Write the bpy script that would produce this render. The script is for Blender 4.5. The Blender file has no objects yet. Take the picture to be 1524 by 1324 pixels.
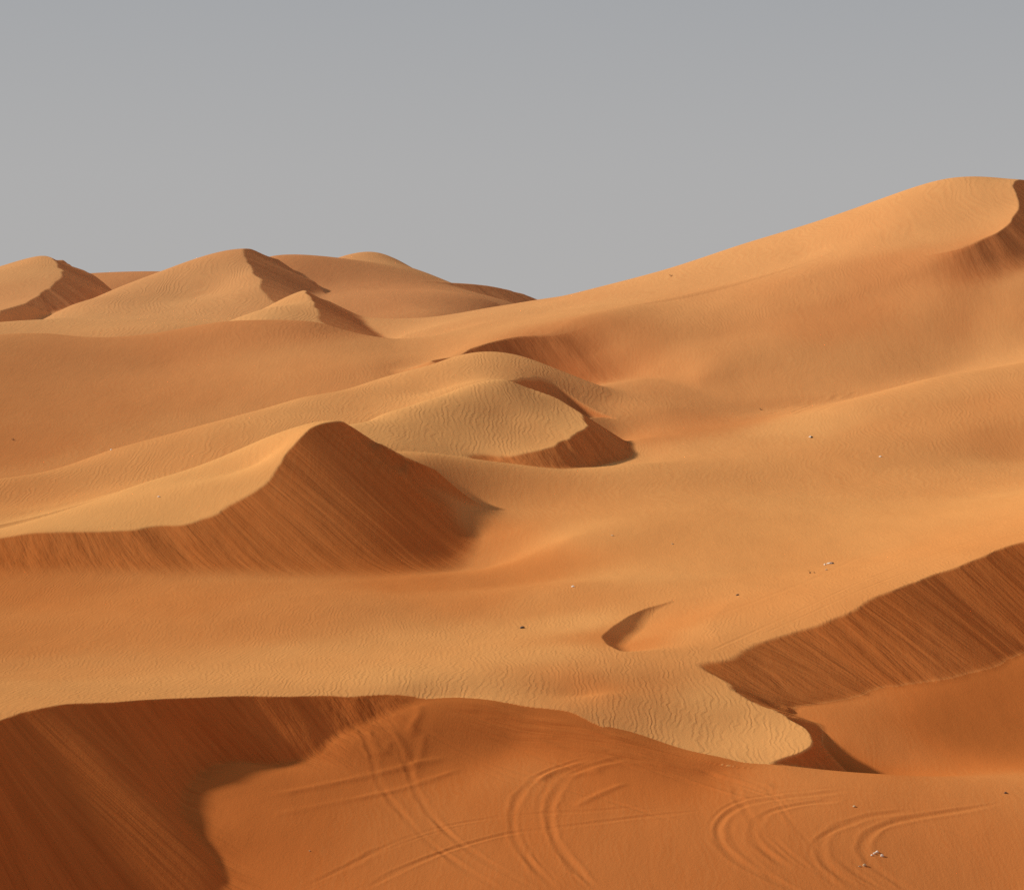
import bpy, math, os, random
import numpy as np
from mathutils import Vector

# ---------------------------------------------------------------- survey frame
# Camera eye at the origin, looking along +Y, Z up. A survey sight (u, v, Y) is a
# bearing / elevation reading and a distance; ground() turns it into metres.
F = 4321.0; UC = 762.0; VH = 450.0
QUAL = float(os.environ.get('DUNE_Q', '1.0'))
def gx(u, Y): return (u - UC) / F * Y
def gz(v, Y): return -(v - VH) / F * Y
def ground(pts):
    out = []
    for p in pts:
        if len(p) == 4: out.append((gx(p[0], p[2]), p[2], p[3]))
        else: out.append((gx(p[0], p[2]), p[2], gz(p[1], p[2])))
    return np.array(out, float)

# ---------------------------------------------------------------- maths helpers
class TPS:
    def __init__(self, P, smooth=0.0, sc=20.0):
        P = np.asarray(P, float); self.c = P[:, :2] / sc; self.sc = sc; n = len(P)
        K = self.k(((self.c[:, None] - self.c[None]) ** 2).sum(-1)) + np.eye(n) * smooth
        A = np.zeros((n + 3, n + 3)); A[:n, :n] = K
        A[:n, n] = 1; A[:n, n + 1:] = self.c; A[n, :n] = 1; A[n + 1:, :n] = self.c.T
        b = np.zeros(n + 3); b[:n] = P[:, 2]
        self.w = np.linalg.solve(A, b)
    @staticmethod
    def k(r2): return 0.5 * r2 * np.log(r2 + 1e-9)
    def __call__(self, x, y):
        n = len(self.c); out = np.empty_like(x)
        xs = (x / self.sc); ys = (y / self.sc); w = self.w
        st = 60000
        for i in range(0, len(xs), st):
            a = xs[i:i+st]; b = ys[i:i+st]
            acc = w[n] + w[n+1] * a + w[n+2] * b
            for j in range(n):
                r2 = (a - self.c[j, 0]) ** 2 + (b - self.c[j, 1]) ** 2
                acc += w[j] * 0.5 * r2 * np.log(r2 + 1e-9)
            out[i:i+st] = acc
        return out
def hull(P):
    P = sorted(set(map(tuple, np.round(P, 4))))
    def half(Q):
        h = []
        for p in Q:
            while len(h) > 1 and (h[-1][0]-h[-2][0])*(p[1]-h[-2][1]) - (h[-1][1]-h[-2][1])*(p[0]-h[-2][0]) <= 0: h.pop()
            h.append(p)
        return h
    a = half(P); b = half(P[::-1]); return np.array(a[:-1] + b[:-1])
def outside(H, x, y):
    """signed distance (approx) outside a convex hull, CCW"""
    d = np.full_like(x, -1e9); n = len(H)
    for i in range(n):
        a = H[i]; b = H[(i+1) % n]; e = b - a; L = math.hypot(*e)
        if L < 1e-6: continue
        nx, ny = e[1] / L, -e[0] / L
        d = np.maximum(d, (x - a[0]) * nx + (y - a[1]) * ny)
    return d
def smin(a, b, k):
    k = np.maximum(k, 1e-4); h = np.clip(k - np.abs(a - b), 0, None) / k
    return np.minimum(a, b) - h * h * k * 0.25
def smax(a, b, k): return -smin(-a, -b, k)
def sstep(a, b, x):
    t = np.clip((x - a) / (b - a), 0, 1); return t * t * (3 - 2 * t)
def hash2(i, j, seed):
    h = (i.astype(np.int64) * 374761393 + j.astype(np.int64) * 668265263 + seed * 1442695041) & 0xffffffff
    h = ((h ^ (h >> 13)) * 1274126177) & 0xffffffff
    h = (h ^ (h >> 16)) & 0xffffffff
    return h / 2147483647.5 - 1.0
def noise(x, y, seed=0):
    i = np.floor(x); j = np.floor(y); fx = x - i; fy = y - j
    fx = fx*fx*fx*(fx*(fx*6-15)+10); fy = fy*fy*fy*(fy*(fy*6-15)+10)
    a = hash2(i, j, seed); b = hash2(i+1, j, seed); c = hash2(i, j+1, seed); d = hash2(i+1, j+1, seed)
    return (a*(1-fx)+b*fx)*(1-fy) + (c*(1-fx)+d*fx)*fy
def fbm(x, y, seed=0, o=3):
    s = 0; a = 1; t = 0
    for k in range(o):
        s = s + a * noise(x, y, seed + k * 17); t += a; a *= .5; x = x * 2.03 + 5.1; y = y * 2.03 + 1.7
    return s / t

#DATA
# ---------------------------------------------------------------- sightings
# F0: the broad sand surface between and under the dunes
F0 = [
 # windward ground behind the near crest
 (-300,1120,112),(0,1072,125),(60,1052,128.5),(150,1045,131),(250,1039,134),(370,1035,137),(520,1035,139.5),(640,1040,140),(740,1045,139.5),
 (130,None,118,-17.5),(0,None,112,-17),(300,None,122,-17.8),(450,None,129,-18.2),(200,None,112,-17.2),(-300,None,104,-16.5),
 (-300,1000,140),(0,1000,150),(0,950,165),(0,900,182),(-300,900,175),(150,1009,146),(349,981,155),(499,961,160),(648,935,168),(760,924,171),
 (500,900,175),(250,900,177),(600,1020,141.5),(700,980,151.5),(500,1000,146.8),(850,960,157),(900,990,149),
 (860,1003,146),(960,988,150),(900,1034,141.8),(800,1052,138.9),(870,None,142.8,-19.3),(790,None,141.3,-19.2),(850,1065,137.5),(1000,1050,141.5),(1100,1080,139.5),(1050,1060,141),(940,1095,136.5),(1060,1130,134),
 # right brink of the lobe and right crest
 (1047,988,150),(1061,1006,148),(1091,1026,145.5),(1131,1048.5,143),(1166,1062.5,141.5),(1191,1078.6,139.5),(1204,1094,137.5),(1201,1106,136),(1186,1121,134.5),(1161,1140,133),
 (1111,968,153),(1201,936,157),(1311,883,162),(1407,849.5,167),(1472,823,170),(1524,805,172),(1700,750,180),
 (1235,838,185),(1524,770,188),(1400,800,188),(1700,700,200),
 # right flat and mid floor
 (1000,900,171),(1000,800,200),(1000,740,221),(850,800,203),(850,870,182),(1200,750,215),(1200,712,231),(1450,740,212),(1450,700,232),(1524,680,240),(1750,640,240),
 # slope in front of the mid ridge
 (642,678.5,228),(724,688,231),(790,695,233),(855,699,235),(950,690,238),(700,745,222),(770,790,212),(735,840,204),(750,870,190),(620,900,177),(640,857,195),(530,857,195),(399,857,193),(200,850,193),(0,850,193),
 (590,None,218,-15.2),(617,698,222.8),(640,716,222),(662,742,219.5),(682,780,215.5),(693,838,206),(700,800,213),(650,708,224),(450,None,215,-14.5),(330,None,215,-16.5),(150,None,215,-17.2),(0,None,215,-17.5),(-300,None,210,-18.0),
 # hidden ground under the mid dunes
 (763,None,243,-14.2),(640,None,243,-13.6),(500,None,240,-14.5),(300,None,240,-15.5),(0,None,238,-16.5),(850,None,246,-13.9),
 # right mid ridge and valley behind
 (1000,668,250),(1113,646,256),(1264,600,264),(1396,561,270),(1524,540,274),(1750,500,282),
 (1100,690,238),(1300,640,250),(1300,680,238),(1450,600,258),(1450,640,247),
 (1000,640,264),(1100,628,268),(1180,612,274),(1264,592,280),(1396,552,288),(1524,515,291),(1750,480,296),
 (1000,608,276),(1128,612,278),(900,None,262,-12.8),(950,655,257),(965,678,249),(925,692,243),
 (1450,470,300),(1450,425,308),(1524,460,299),(1524,405,312),(1600,390,318),(1400,440,306),
 (1050,570,289),(950,566,292),(1200,560,289),
 (870,None,288,-8.6),(780,None,299,-9.2),(820,None,299,-9.2),(700,None,297,-9.0),(620,None,292,-8.5),(450,None,278,-12.3),(250,None,268,-13.5),(0,None,252,-15.2),
 # long slope at left (D) facing the camera
 (0,700,258),(0,600,290),(200,600,291),(400,560,300),(450,530,310),(250,540,315),(550,545,300),(-300,600,280),
 (-300,500,325),(0,498,330),(70,497,333),(150,503,335),(250,495,338),(325,484,340),(366,480,338),(427,479.5,334),(474,480,330),(500,495,325),(525,511,318),(570,527,310),
 (0,None,350,-6),(200,None,355,-6),(400,None,350,-5.5),(500,None,345,-5.5),
 # saddle between (H)
 (620,540,304),(650,520,318),(592,526,338),(576,510,351),(551,491,365),(525,470,378),(560,475,380),(626,477,386),(691,472,388),(757,459,388),
 (600,500,350),(700,490,335),(760,470,350),
 (300,None,420,-3.5),(0,None,420,-4.5),(500,None,420,-4),(700,None,430,-4),(900,None,420,-5),(1200,None,420,-5),(1500,None,420,-5),
 (1200,None,330,-5),(1500,None,340,-3),(1000,None,340,-5),
 (0,None,600,-6),(762,None,600,-7),(1500,None,600,-6),(-300,None,450,-6),(1800,None,420,-5),
]
# G1: near sloping ground with the wheel tracks and the bowl behind it
G1 = [
 (1524,1163,130),(1320,1153,131.5),(1165,1140,132.7),(1060,1130,133.6),(940,1095,135.8),(850,1065,138),(740,1046,139.3),(640,1043,139.6),(1700,1170,129),
 (1524,1324,119.4),(1250,1324,118.6),(950,1324,118),(700,1324,117.8),(500,1324,118),(1524,1240,123.5),(1200,1230,124.5),(950,1200,127.5),(750,1170,130.5),(620,1126,134.4),(640,1160,131.8),
 (700,1106,135.8),(770,1100,136.1),(1750,1300,119),(850,1106,135.1),(940,1120,133.9),(1060,1150,132.3),
 (514,1109,134.8),(467,1129,133.8),(400,1135,133.5),(342,1134,132.8),(316,1147,131.3),(296,1166,129.2),(284,1188,127.4),(300,1215,125.3),(318,1248,122.9),(336,1274,121.5),(384,1307,119.4),(500,1200,127.6),
 (100,None,118,-23.9),(200,None,121,-23.3),(0,None,122,-23.6),(-200,None,115,-26),(290,None,118,-24.1),(400,None,105,-25.5),(900,None,105,-26),(1524,None,105,-26),(0,None,106,-28),(0,None,135,-24),(250,None,140,-23.5),(500,None,150,-23),
 # bowl
 (1316,1154,137.5),(1240,1111,141.2),(1169,None,146.3,-20.75),(1201,1051,147.5),(1261,1039.5,149.5),(1326,1028.5,151),(1397,1006,154),(1462,988,157),(1524,971,160),(1700,940,165),
 (1450,1100,143.6),(1524,1130,139.8),(1350,1080,144.8),(1700,1100,145),(1500,1050,150),
 (1500,None,185,-19),(1100,None,170,-22),(900,None,150,-22),(1040,None,150,-21.5),(950,None,142,-22),(1130,None,138.5,-22.6),(1060,None,139,-22.2),(850,None,143,-21.5),
]
# slip faces: rows of (crest sight, toe sight)
L_FG = [((-300,1120,112),(-150,None,104,-27)),((-100,1085,121),(60,None,112,-26)),((0,1072,125),(290,1395,114.6)),((60,1052,128.5),(340,1306,119.9)),((110,1047,130),(298,1240,123.9)),((150,1045,131),(274,1190,127.4)),((200,1042,132.5),(290,1160,130)),
        ((250,1039,134),(342,1134,132.9)),((310,1037,135.5),(400,1137,133.2)),((370,1035,137),(445,1134,133.7)),((450,1035,138.4),(505,1112,135.4)),((520,1035,139.5),(560,1095,137.0)),((580,1037,140),(620,1085,137.8)),((640,1040,140.1),(690,1075,138.2)),((720,1045,139.7),(800,1075,137.6)),((800,1056,138.7),(880,1085,136.7))]
L_N = [((1161,1140,133),(1230,None,132.5,-22.6)),((1186,1121,134.5),(1250,None,134,-22.6)),((1204,1094,137.5),(1262,None,137.6,-22.4)),((1191,1078.6,139.5),(1235,None,140.5,-21.9)),((1166,1062.5,141.5),(1205,1075,143.3)),((1131,1048.5,143),(1178,1062,145.3)),((1091,1026,145.5),(1160,1053,146.3)),((1061,1006,148),(1165,1055,146.2)),((1047,988,150),(1172,1053,146.4)),
       ((1075,977,151.4),(1201,1051,147.5)),((1111,968,153),(1261,1039.5,149.2)),((1201,936,157),(1326,1028.5,151.3)),((1311,883,162),(1462,988,156.2)),((1407,849.5,167),(1540,968,160.5)),((1472,823,170),(1620,955,163)),((1524,805,172),(1690,945,165)),((1700,750,180),(1850,900,173))]
W_K = [(0,799,200),(50,792,200),(150,788.5,200.5),(209,785.5,201),(279,775.5,203),(329,758.6,205),(379,730.7,208),(399,713.7,210),(424,680,213.5),(444,654,216.5),(464,636,219),(489,627.4,222),(511,627.4,223.5),(539,644,224),(563,659,223.5),(586,670,222.5),
       (-300,810,195),(100,762,212),(150,742,217),(209,720,222),(279,700,226),(349,675,229),(424,645,230),(200,755,209),(300,720,213),(380,690,218),
       (100,None,225,-17.2),(209,None,235,-16.5),(349,None,242,-14.5),(450,None,243,-12.3),(540,None,236,-11.8),(600,None,236,-13.3),(-100,None,212,-17.8),(-300,None,205,-18.5),(630,None,225,-13.5)]
L_K = [((-300,810,195),(-280,870,187)),((0,799,200),(20,850,193.5)),((50,792,200),(75,850,193.5)),((150,788.5,200.5),(185,851,193.5)),((209,785.5,201),(260,853,193.5)),((279,775.5,203),(350,857,193.8)),((329,758.6,205),(430,860,194)),((379,730.7,208),(520,858,195.5)),((399,713.7,210),(575,857,197)),((424,680,213.5),(625,857,199.5)),((444,654,216.5),(660,853,203)),((464,636,219),(685,840,207)),((489,627.4,222),(690,810,211)),((511,627.4,223.5),(680,None,214,-16.9)),((539,644,224),(662,None,217.5,-15.5)),((563,659,223.5),(640,None,219.5,-14.5)),((586,670,222.5),(620,None,220.5,-13.4))]
W_I = [(755,566,262),(790,578.5,262),(816,588,261),(842,601,259.5),(862,614.6,257),(869,629,253),(865,641,249),(849,652,245.5),(809,665.5,241),(763,675,238),(731,687,235.5),
       (560,621,250),(626,598,255),(691,577,259),(744,565,262),(580,669,232),(642,676,233.5),(650,640,243),(750,620,252),(810,625,252.5),(560,645,238),(480,640,243),
       (691,None,268,-9.3),(760,None,270,-9.0),(560,None,258,-12.2),(480,None,250,-13.5),(840,None,270,-10.5),(640,None,228,-13.5)]
L_I = [((755,566,262),(850,None,266,-11.2)),((790,578.5,262),(880,None,264,-11.6)),((816,588,261),(905,None,262,-12.0)),((842,601,259.5),(930,None,259,-12.4)),((862,614.6,257),(955,682,251)),((869,629,253),(945,692,248)),((865,641,249),(905,697,245)),((849,652,245.5),(880,698,240.5)),((809,665.5,241),(830,697,236)),((763,675,238),(780,694,234.6)),((731,687,235.5),(740,692,233))]
W_E = [(0,714,240),(163,670,252),(285,637,260),(358,617,265),(447,592,272),(570,562,284),(620,551,289),(685,532.5,296),(744,527.6,294),(783,532.5,291),(816,544,288),(849,559,285),(881,577,282),(916,598,279),
       (209,700,241),(0,762,222),(100,745,227),(209,720,233),(300,703,237),(0,757,227),(100,739,232),(209,713,237),(0,786,212),(80,762,218.5),(150,737,225),(-100,800,208),(349,660,246),(450,630,252),(560,610,262),(650,580,270),(744,550,278),(0,748,232),(-300,780,220),(-300,750,232),
       (0,None,252,-16.5),(163,None,264,-15),(358,None,278,-12.5),(570,None,297,-9.3),(685,None,306,-8.5),(783,None,303,-8.6),(849,None,297,-9.5),(960,604,277.5),(1000,609,276),(1060,None,276,-11.2),(960,None,267,-12.2),(1030,None,268,-11.9),(860,None,262,-11.8)]
W_G = [(640,537,296),(685,529,300),(701,519,302),(744,506,305),(770,501,306),(816,498,307),(855,487,309),(904,467,312),(980,452,317),(1060,436,320),(1189,400,322),(1264,387,322),(1321,380,320),(1378,374,318),(1427,368,317),(1464,355,319),(1495,338,323),(1513,315,328),(1516,300,332),(1508,276,338),(1500,266,345),
       (1440,265,345),(1400,268,348),(1300,300,355),(1200,335,360),(1100,365,364),(1000,398,368),(900,425,372),(850,438,375),(803,447,378),(691,472,383),(757,459,382),
       (650,505,325),(720,490,330),(800,470,335),(900,450,340),(1000,430,342),(1200,380,340),(1350,330,335),(1440,310,334),(760,478,345),
       (803,None,400,-2),(1000,None,395,1.8),(1200,None,390,6.5),(1400,None,380,11),(1520,None,372,12.5),(600,None,400,-5),(470,None,330,-9),(520,None,380,-7),(560,None,300,-9.5),(1700,None,350,8),(1700,None,320,4)]
L_G = [((660,533,298),(690,None,296,-7.2)),((685,529,300),(715,None,297,-8.0)),((701,519,302),(740,None,298.5,-8.2)),((744,506,305),(787,None,301,-8.1)),((770,501,306),(814,None,301.5,-7.8)),((816,498,307),(862,None,300.5,-7.6)),((855,487,309),(915,None,298.5,-7.9)),((904,467,312),(970,None,295,-8.0)),((980,452,317),(1040,570,289)),((1060,436,320),(1100,570,288)),((1189,400,322),(1220,560,288)),((1264,387,322),(1290,545,290)),((1321,380,320),(1350,520,294)),((1378,374,318),(1400,510,296)),((1427,368,317),(1450,430,308)),((1464,355,319),(1500,415,311.5)),((1495,338,323),(1560,405,315.5)),((1513,315,328),(1610,395,320)),((1516,300,332),(1640,385,326)),((1508,276,338),(1650,370,336))]
W_C = [(459,438,368),(468,452,362),(472,470,355),(474,480,350),(490,497,342),(520,517,334),(400,458,362),(325,484,358),(400,475,350),(430,452,366),
       (400,None,380,-2.5),(459,None,382,-1.5),(300,None,370,-5),(300,None,345,-5),(450,None,335,-5.2)]
L_C = [((455,434,376),(535,472,376)),((459,438,368),(549,488,367)),((468,452,362),(562,498,360)),((472,470,355),(572,508,352)),((474,480,350),(580,515,347)),((490,497,342),(588,522,340)),((520,517,334),(592,527,334))]
W_B = [(363,376,430),(368,389,425),(378,407,415),(390,427,405),(407,452,395),(425,470,385),(250,409,440),(165,434,428),(110,453,410),(0,480,385),(200,470,392),(300,440,410),(100,492,365),(330,420,415),(250,488,360),(-150,500,370),
       (250,None,343,-6.5),(100,None,346,-7),(-150,None,350,-7.5),(380,None,355,-5),(401,380,440),(250,None,470,0),(380,None,465,3),(0,None,410,-6),(120,None,440,-4)]
L_B = [((380,373,440),(425,399,438)),((363,376,430),(430,404,430)),((368,389,425),(441,424,424)),((378,407,415),(453,440,414)),((390,427,405),(462,450,404)),((407,452,395),(475,470,393)),((425,470,385),(490,485,380))]
W_F = [(401,382,455),(450,384,462),(505,388,470),(530,381,490),(560,376,500),(590,386,495),(640,408,480),(700,434,452),(763,451,448),(500,420,440),(600,430,432),(660,440,420),(740,452,425),(560,465,402),(480,None,384,-5),(560,None,384,-5),(660,None,384,-5),(740,None,398,-4.5),(800,None,420,-5),(450,440,425),(480,455,410),(650,465,400),
       (300,None,460,1),(401,None,500,2),(560,None,540,4),(700,None,500,-2),(800,None,430,-4),(780,None,460,-1.5)]
W_M = [(637,420,450),(675,421,458),(731,426,466),(773,436,474),(803,447,480),(600,None,450,3.0),(640,None,480,2),(720,None,495,0),(800,None,500,-2)]
L_M = [((637,420,450),(658,None,446,1.6)),((675,421,458),(700,None,453.5,1.0)),((731,426,466),(758,None,461.5,.6)),((773,436,474),(800,None,469.5,-.6)),((803,447,480),(828,None,476,-1.6))]
W_A = [(79,385.6,458),(87.5,399,448),(91.5,405,442),(81,421,430),(57,440,418),(60,382,462),(30,390,462),(0,400,460),(-120,430,450),(0,430,430),(40,415,436),(-100,470,415),(0,462,405),
       (60,None,490,4),(-100,None,490,-1)]
L_A = [((60,381,468),(110,398,468)),((79,385.6,458),(130,414,458)),((87.5,399,448),(150,428,448)),((91.5,405,442),(158,438,440)),((81,421,430),(120,448,426)),((57,440,418),(70,458,412))]
W_X = [(120,412,540),(190,413,540),(250,411,540),(330,410,540),(200,425,500),(60,415,540),(0,420,540),(260,None,490,-2),(60,None,490,-2),(200,None,580,0)]
L_E = [((735,566.5,266),(800.7,None,261.0,-10.67)),((757,566,270),(822.1,None,265.0,-10.75)),((775,562.5,275),(839.3,None,270.0,-10.66)),((799,561,279),(862.8,None,274.0,-10.67)),((822,567,280),(885.9,None,275.0,-10.98)),((845,583,278.5),(909.7,None,273.5,-11.47)),((866,598,276.5),(931.6,None,271.5,-11.37)),((886,611,274),(952.6,None,269.0,-11.21))]
DUNES = [  # name, W, L, k of crest rounding (list per row or number), k of blend
 ('right', W_G, L_G, [0.06,.06,.06,.08,.15,.5,1.3,2.2,3,3.5,3.5,3,2.5,1.8,.6,.2,.1,.1,.1,.1], 2.0),
 ('ridge', W_E, L_E, [.06,.06,.06,.06,.1,.25,.8,1.2], .5),
 ('lobe', W_I, L_I, .06, .35),
 ('middle', W_K, L_K, .06, 1.2),
 ('cone', W_C, L_C, .06, .5),
 ('peak', W_B, L_B, .06, .7),
 ('backslope', W_F, None, 0, .8),
 ('sliver', W_M, L_M, .06, .4),
 ('leftpeak', W_A, L_A, .06, .7),
 ('far', W_X, None, 0, .8),
]
#ENDDATA

# ---------------------------------------------------------------- terrain
GUARD = {19: [(0,None,405,4),(30,None,402,3),(-70,None,403,4),(50,None,396,2),(0,None,425,4),(-60,None,420,4),(20,None,412,3)], 11: [(765,None,284,-2.5),(735,None,277,-3.5),(715,None,268,-4.5)], 1: [(950,None,138,-17.5),(1100,None,135,-18),(1250,None,135,-18),(950,None,130,-18)], 2: [(1100,None,136.5,-18.6),(1040,None,138.5,-18.2),(1150,None,135,-19.2),(1120,None,133,-19.5),(1000,None,143,-17.8)]}
class Slip:
    def __init__(self, rows, k=.06, guard=None, pen=(3.5, .6), steep=False):
        self.pen = pen
        C = ground([r[0] for r in rows]); T = ground([r[1] for r in rows])
        d = np.r_[0, np.cumsum(np.hypot(*(np.diff(C[:, :2], axis=0).T)))]
        kk = np.array(k if isinstance(k, list) else [k] * len(rows), float)
        D = T - C
        P = np.vstack([C, T, C - .45 * D, T + .5 * D, (C + T) / 2])
        PZ = P if not steep else np.vstack([P, C - 1.6 * D])
        self.z = TPS(PZ if guard is None else np.vstack([PZ, ground(guard)]), 1e-4)
        S = np.r_[d, d, d, d, d]
        self.s = TPS(np.c_[P[:, :2], S], 2e-3)
        self.k = TPS(np.c_[P[:, :2], np.r_[kk, kk, kk, kk, kk]], 2e-2)
        self.h = TPS(np.c_[P[:, :2], np.r_[d*0, d*0+1, d*0-.45, d*0+1.5, d*0+.5]], 1e-3)
        self.H = hull(np.vstack([C, T, T + .35 * D])[:, :2]); self.len = d[-1]
class Scoop:
    """a small slip face whose fall line has one direction: crest sights with a slope each"""
    def __init__(self, sights, slopes, g):
        C = ground(sights); g = np.array(g) / np.hypot(*g); n = np.array([-g[1], g[0]])
        self.g, self.n = g, n; t = C[:, :2] @ n; o = np.argsort(t)
        tt = np.linspace(t.min(), t.max(), 200)
        def sm(v):
            r = np.interp(tt, t[o], v[o]); p = np.r_[[r[0]]*12, r, [r[-1]]*12]; return np.convolve(p, np.hanning(25)/np.hanning(25).sum(), 'same')[12:-12]
        self.t = tt; self.q = sm(C[:, :2] @ g); self.z = sm(C[:, 2]); self.m = sm(np.array(slopes, float))
    def __call__(self, x, y):
        t = x*self.n[0] + y*self.n[1]; q = x*self.g[0] + y*self.g[1]
        d = q - np.interp(t, self.t, self.q); m = np.interp(t, self.t, self.m)
        L = np.interp(t, self.t, self.z) - np.where(d > 0, m*d, .8*d)
        return L + 1.2*np.clip(self.t[0]-t, 0, None) + .35*np.clip(t-self.t[-1], 0, None) + .9*np.clip(d-7, 0, None), t, d/6
SCOOP = Scoop([(728,566.8,265),(744,566.8,267.5),(757,566,270),(775,562.5,275),(799,561,279),(822,567,280),(845,583,278.5),(862,595,277.2)], [.1,.4,.6,.64,.64,.58,.42,.2], (3, -5.5))
class Wind:
    def __init__(self, pts, rows=None, shelf=True):
        P = ground(pts)
        if rows is not None:   # behind the brink the windward surface would go on almost level
            C = ground([r[0] for r in rows]); D = ground([r[1] for r in rows]) - C
            E = C + 1.0 * D; E[:, 2] = C[:, 2] - .04 * np.hypot(D[:, 0], D[:, 1])
            LD = np.hypot(D[:, 0], D[:, 1])
            keep = [e for e, l_ in zip(E, LD) if np.min(np.hypot(P[:, 0] - e[0], P[:, 1] - e[1])) > 1.5 and np.min(np.hypot(C[:, 0] - e[0], C[:, 1] - e[1])) > .5 * l_]
            if not shelf: keep = []
            keep += [c for c in C if np.min(np.hypot(P[:, 0] - c[0], P[:, 1] - c[1])) > .6]
            P = np.vstack([P] + [e[None] for e in keep])
        self.z = TPS(P, 1e-4); self.H = hull(P[:, :2])

def terrain(x, y, sharp=1.0):
    n = len(x); info = dict(slip=np.zeros(n), s=np.zeros(n), h=np.zeros(n), own=np.zeros(n, int), exposed=np.zeros(n))
    def slipface(z, rows, k, seed, win):
        S = Slip(rows, k, GUARD.get(seed), (1.5, 1.0) if seed == 11 else ((3.5, .6) if seed == 1 else (6, .6)), seed == 11)
        d = outside(S.H, x, y); m = (d < 26)
        zz = np.full(n, 1e6); xs, ys = x[m], y[m]
        s = S.s(xs, ys); h = S.h(xs, ys)
        L = S.z(xs, ys) + S.pen[1] * np.clip(d[m] - S.pen[0], 0, None)
        # avalanche tongues and flutes running down the slip face
        kk = np.clip(S.k(xs, ys), .05, 6)
        hw = h + .25 * noise(s * .35, h * .3, seed + 9)
        st = .15 * noise(s * .45, hw * .5, seed) + .035 * noise(s * 1.4, hw * .8, seed + 3) * (.4 + noise(s * .21, h * 1.1, seed + 4)) + .015 * noise(s * 3.7, hw * 1.3, seed + 5) * (.6 + noise(s * .5, h * 1.5, seed + 6))
        L = L + st * (np.clip(1.0 - .25 * h, .2, 1)) * (1 - sstep(.3, 1.5, kk)) * (0 if seed == 11 else 1)
        out = z.copy(); zn = smin(z[m], L, kk); out[m] = zn
        hit = L < z[m]
        soft = sstep(-.0, .12, z[m] - L) * (1 - sstep(.5, 2.2, kk)) * (1 - sstep(0, 2.0, d[m] - S.pen[0]))
        info['slip'][m] = np.where(hit, soft, info['slip'][m] * 0 + info['slip'][m])
        near = (L < z[m] + .8); info['s'][m] = np.where(near, s + seed * 37, info['s'][m]); info['h'][m] = np.where(near, h, info['h'][m])
        return out
    f0 = TPS(ground(F0), 2e-4)(x, y)
    # beyond the surveyed part the desert goes on as low swells
    H0 = hull(ground(F0)[:, :2]); d0 = outside(H0, x, y)
    wild = -13 + 2.5 * fbm(x / 90, y / 140, 40) - 6 * sstep(500, 900, y)
    t0 = sstep(0, 60, d0)
    f0 = np.clip(f0, -40, 30) * (1 - t0) + wild * t0
    uu = UC + x / np.maximum(y, 60) * F
    f0 = f0 - 3 * np.clip(np.interp(uu, [740, 850, 940, 1060, 1165, 1320], [139, 137.2, 135.2, 133.2, 132, 131]) - y, 0, None) * sstep(660, 740, uu) - 3 * np.clip(127 - y, 0, None) * sstep(430, 520, uu) - 2.0 * np.clip(108 - y, 0, None)
    f0 = f0 + .12 * fbm(x / 6, y / 11, 50, 2) * sstep(-.2, .5, noise(x / 31, y / 50, 51))
    # small blowout hollow on the rippled ground
    B = ground([(1000,919,172.4),(965,919.5,171.4),(936,922.5,169),(910,933,165),(894,946,160.8),(903,961,156.6),(918,966,154.6)])[::-1]
    tq = np.linspace(B[0, 1], B[-1, 1], 60); qc = np.interp(tq, B[:, 1], B[:, 0]); kr = np.hanning(11)[1:-1]; kr /= kr.sum()
    qc = np.convolve(np.r_[[qc[0]]*4, qc, [qc[-1]]*4], kr, 'valid')
    dd = x - np.interp(y, tq, qc); tp = sstep(153.2, 158, y) * sstep(173.5, 166, y)
    car = smin(.62 * dd, .85 * tp * np.clip(1 - dd / 6.0, 0, 1) ** 1.2, .3)
    f0 = f0 - np.clip(car, 0, None) * (np.abs(y - 163) < 13) * (dd < 12)
    z = f0
    z = slipface(z, L_FG, .05, 1, None)
    info['own'][info['slip'] > .02] = 1
    z = slipface(z, L_N, .05, 2, None)
    g1 = TPS(ground(G1), 2e-4)(x, y)
    H1 = hull(ground(G1)[:, :2]); d1 = outside(H1, x, y)
    near = -26 + 24 * np.clip(1 - y / 105, 0, 1) ** 1.5 - 22 * np.clip(-y / 60, 0, 1)
    g1 = np.clip(g1, -30, 0) - .3 * np.clip(d1, 0, None) * (y > 105)
    tn = sstep(118, 96, y) ; g1 = g1 * (1 - tn) + near * tn
    hit = g1 > z
    info['slip'] = info['slip'] * (1 - sstep(-.1, .1 + 1.4 * sstep(900, 700, uu), g1 - z)); info['own'][hit] = 1
    # wind and wheel raked strip just under the brink of the near slope, its slope shade painted in
    yc = np.interp(uu, [640, 740, 850, 940, 1060, 1165], [140, 139.3, 137.8, 135.8, 133.6, 132.6])
    band = sstep(645, 730, uu) * sstep(1085, 960, uu) * sstep(4.6, 1.6, yc - y) * sstep(-.2, .2, yc - y) * sstep(-.05, .4, g1 - z)
    nearpart = (y < 146) & (uu < 1095); info['slip'] = np.where(nearpart, info['slip'] * sstep(640, 570, uu), info['slip']) + band * .8
    sw = nearpart & (uu > 642)
    info['s'] = np.where(sw, 1.1 * (y + .42 * x), info['s']); info['h'] = np.where(sw, .16 * (x - .42 * y), info['h'])
    z = smax(z, g1, .18)
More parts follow.
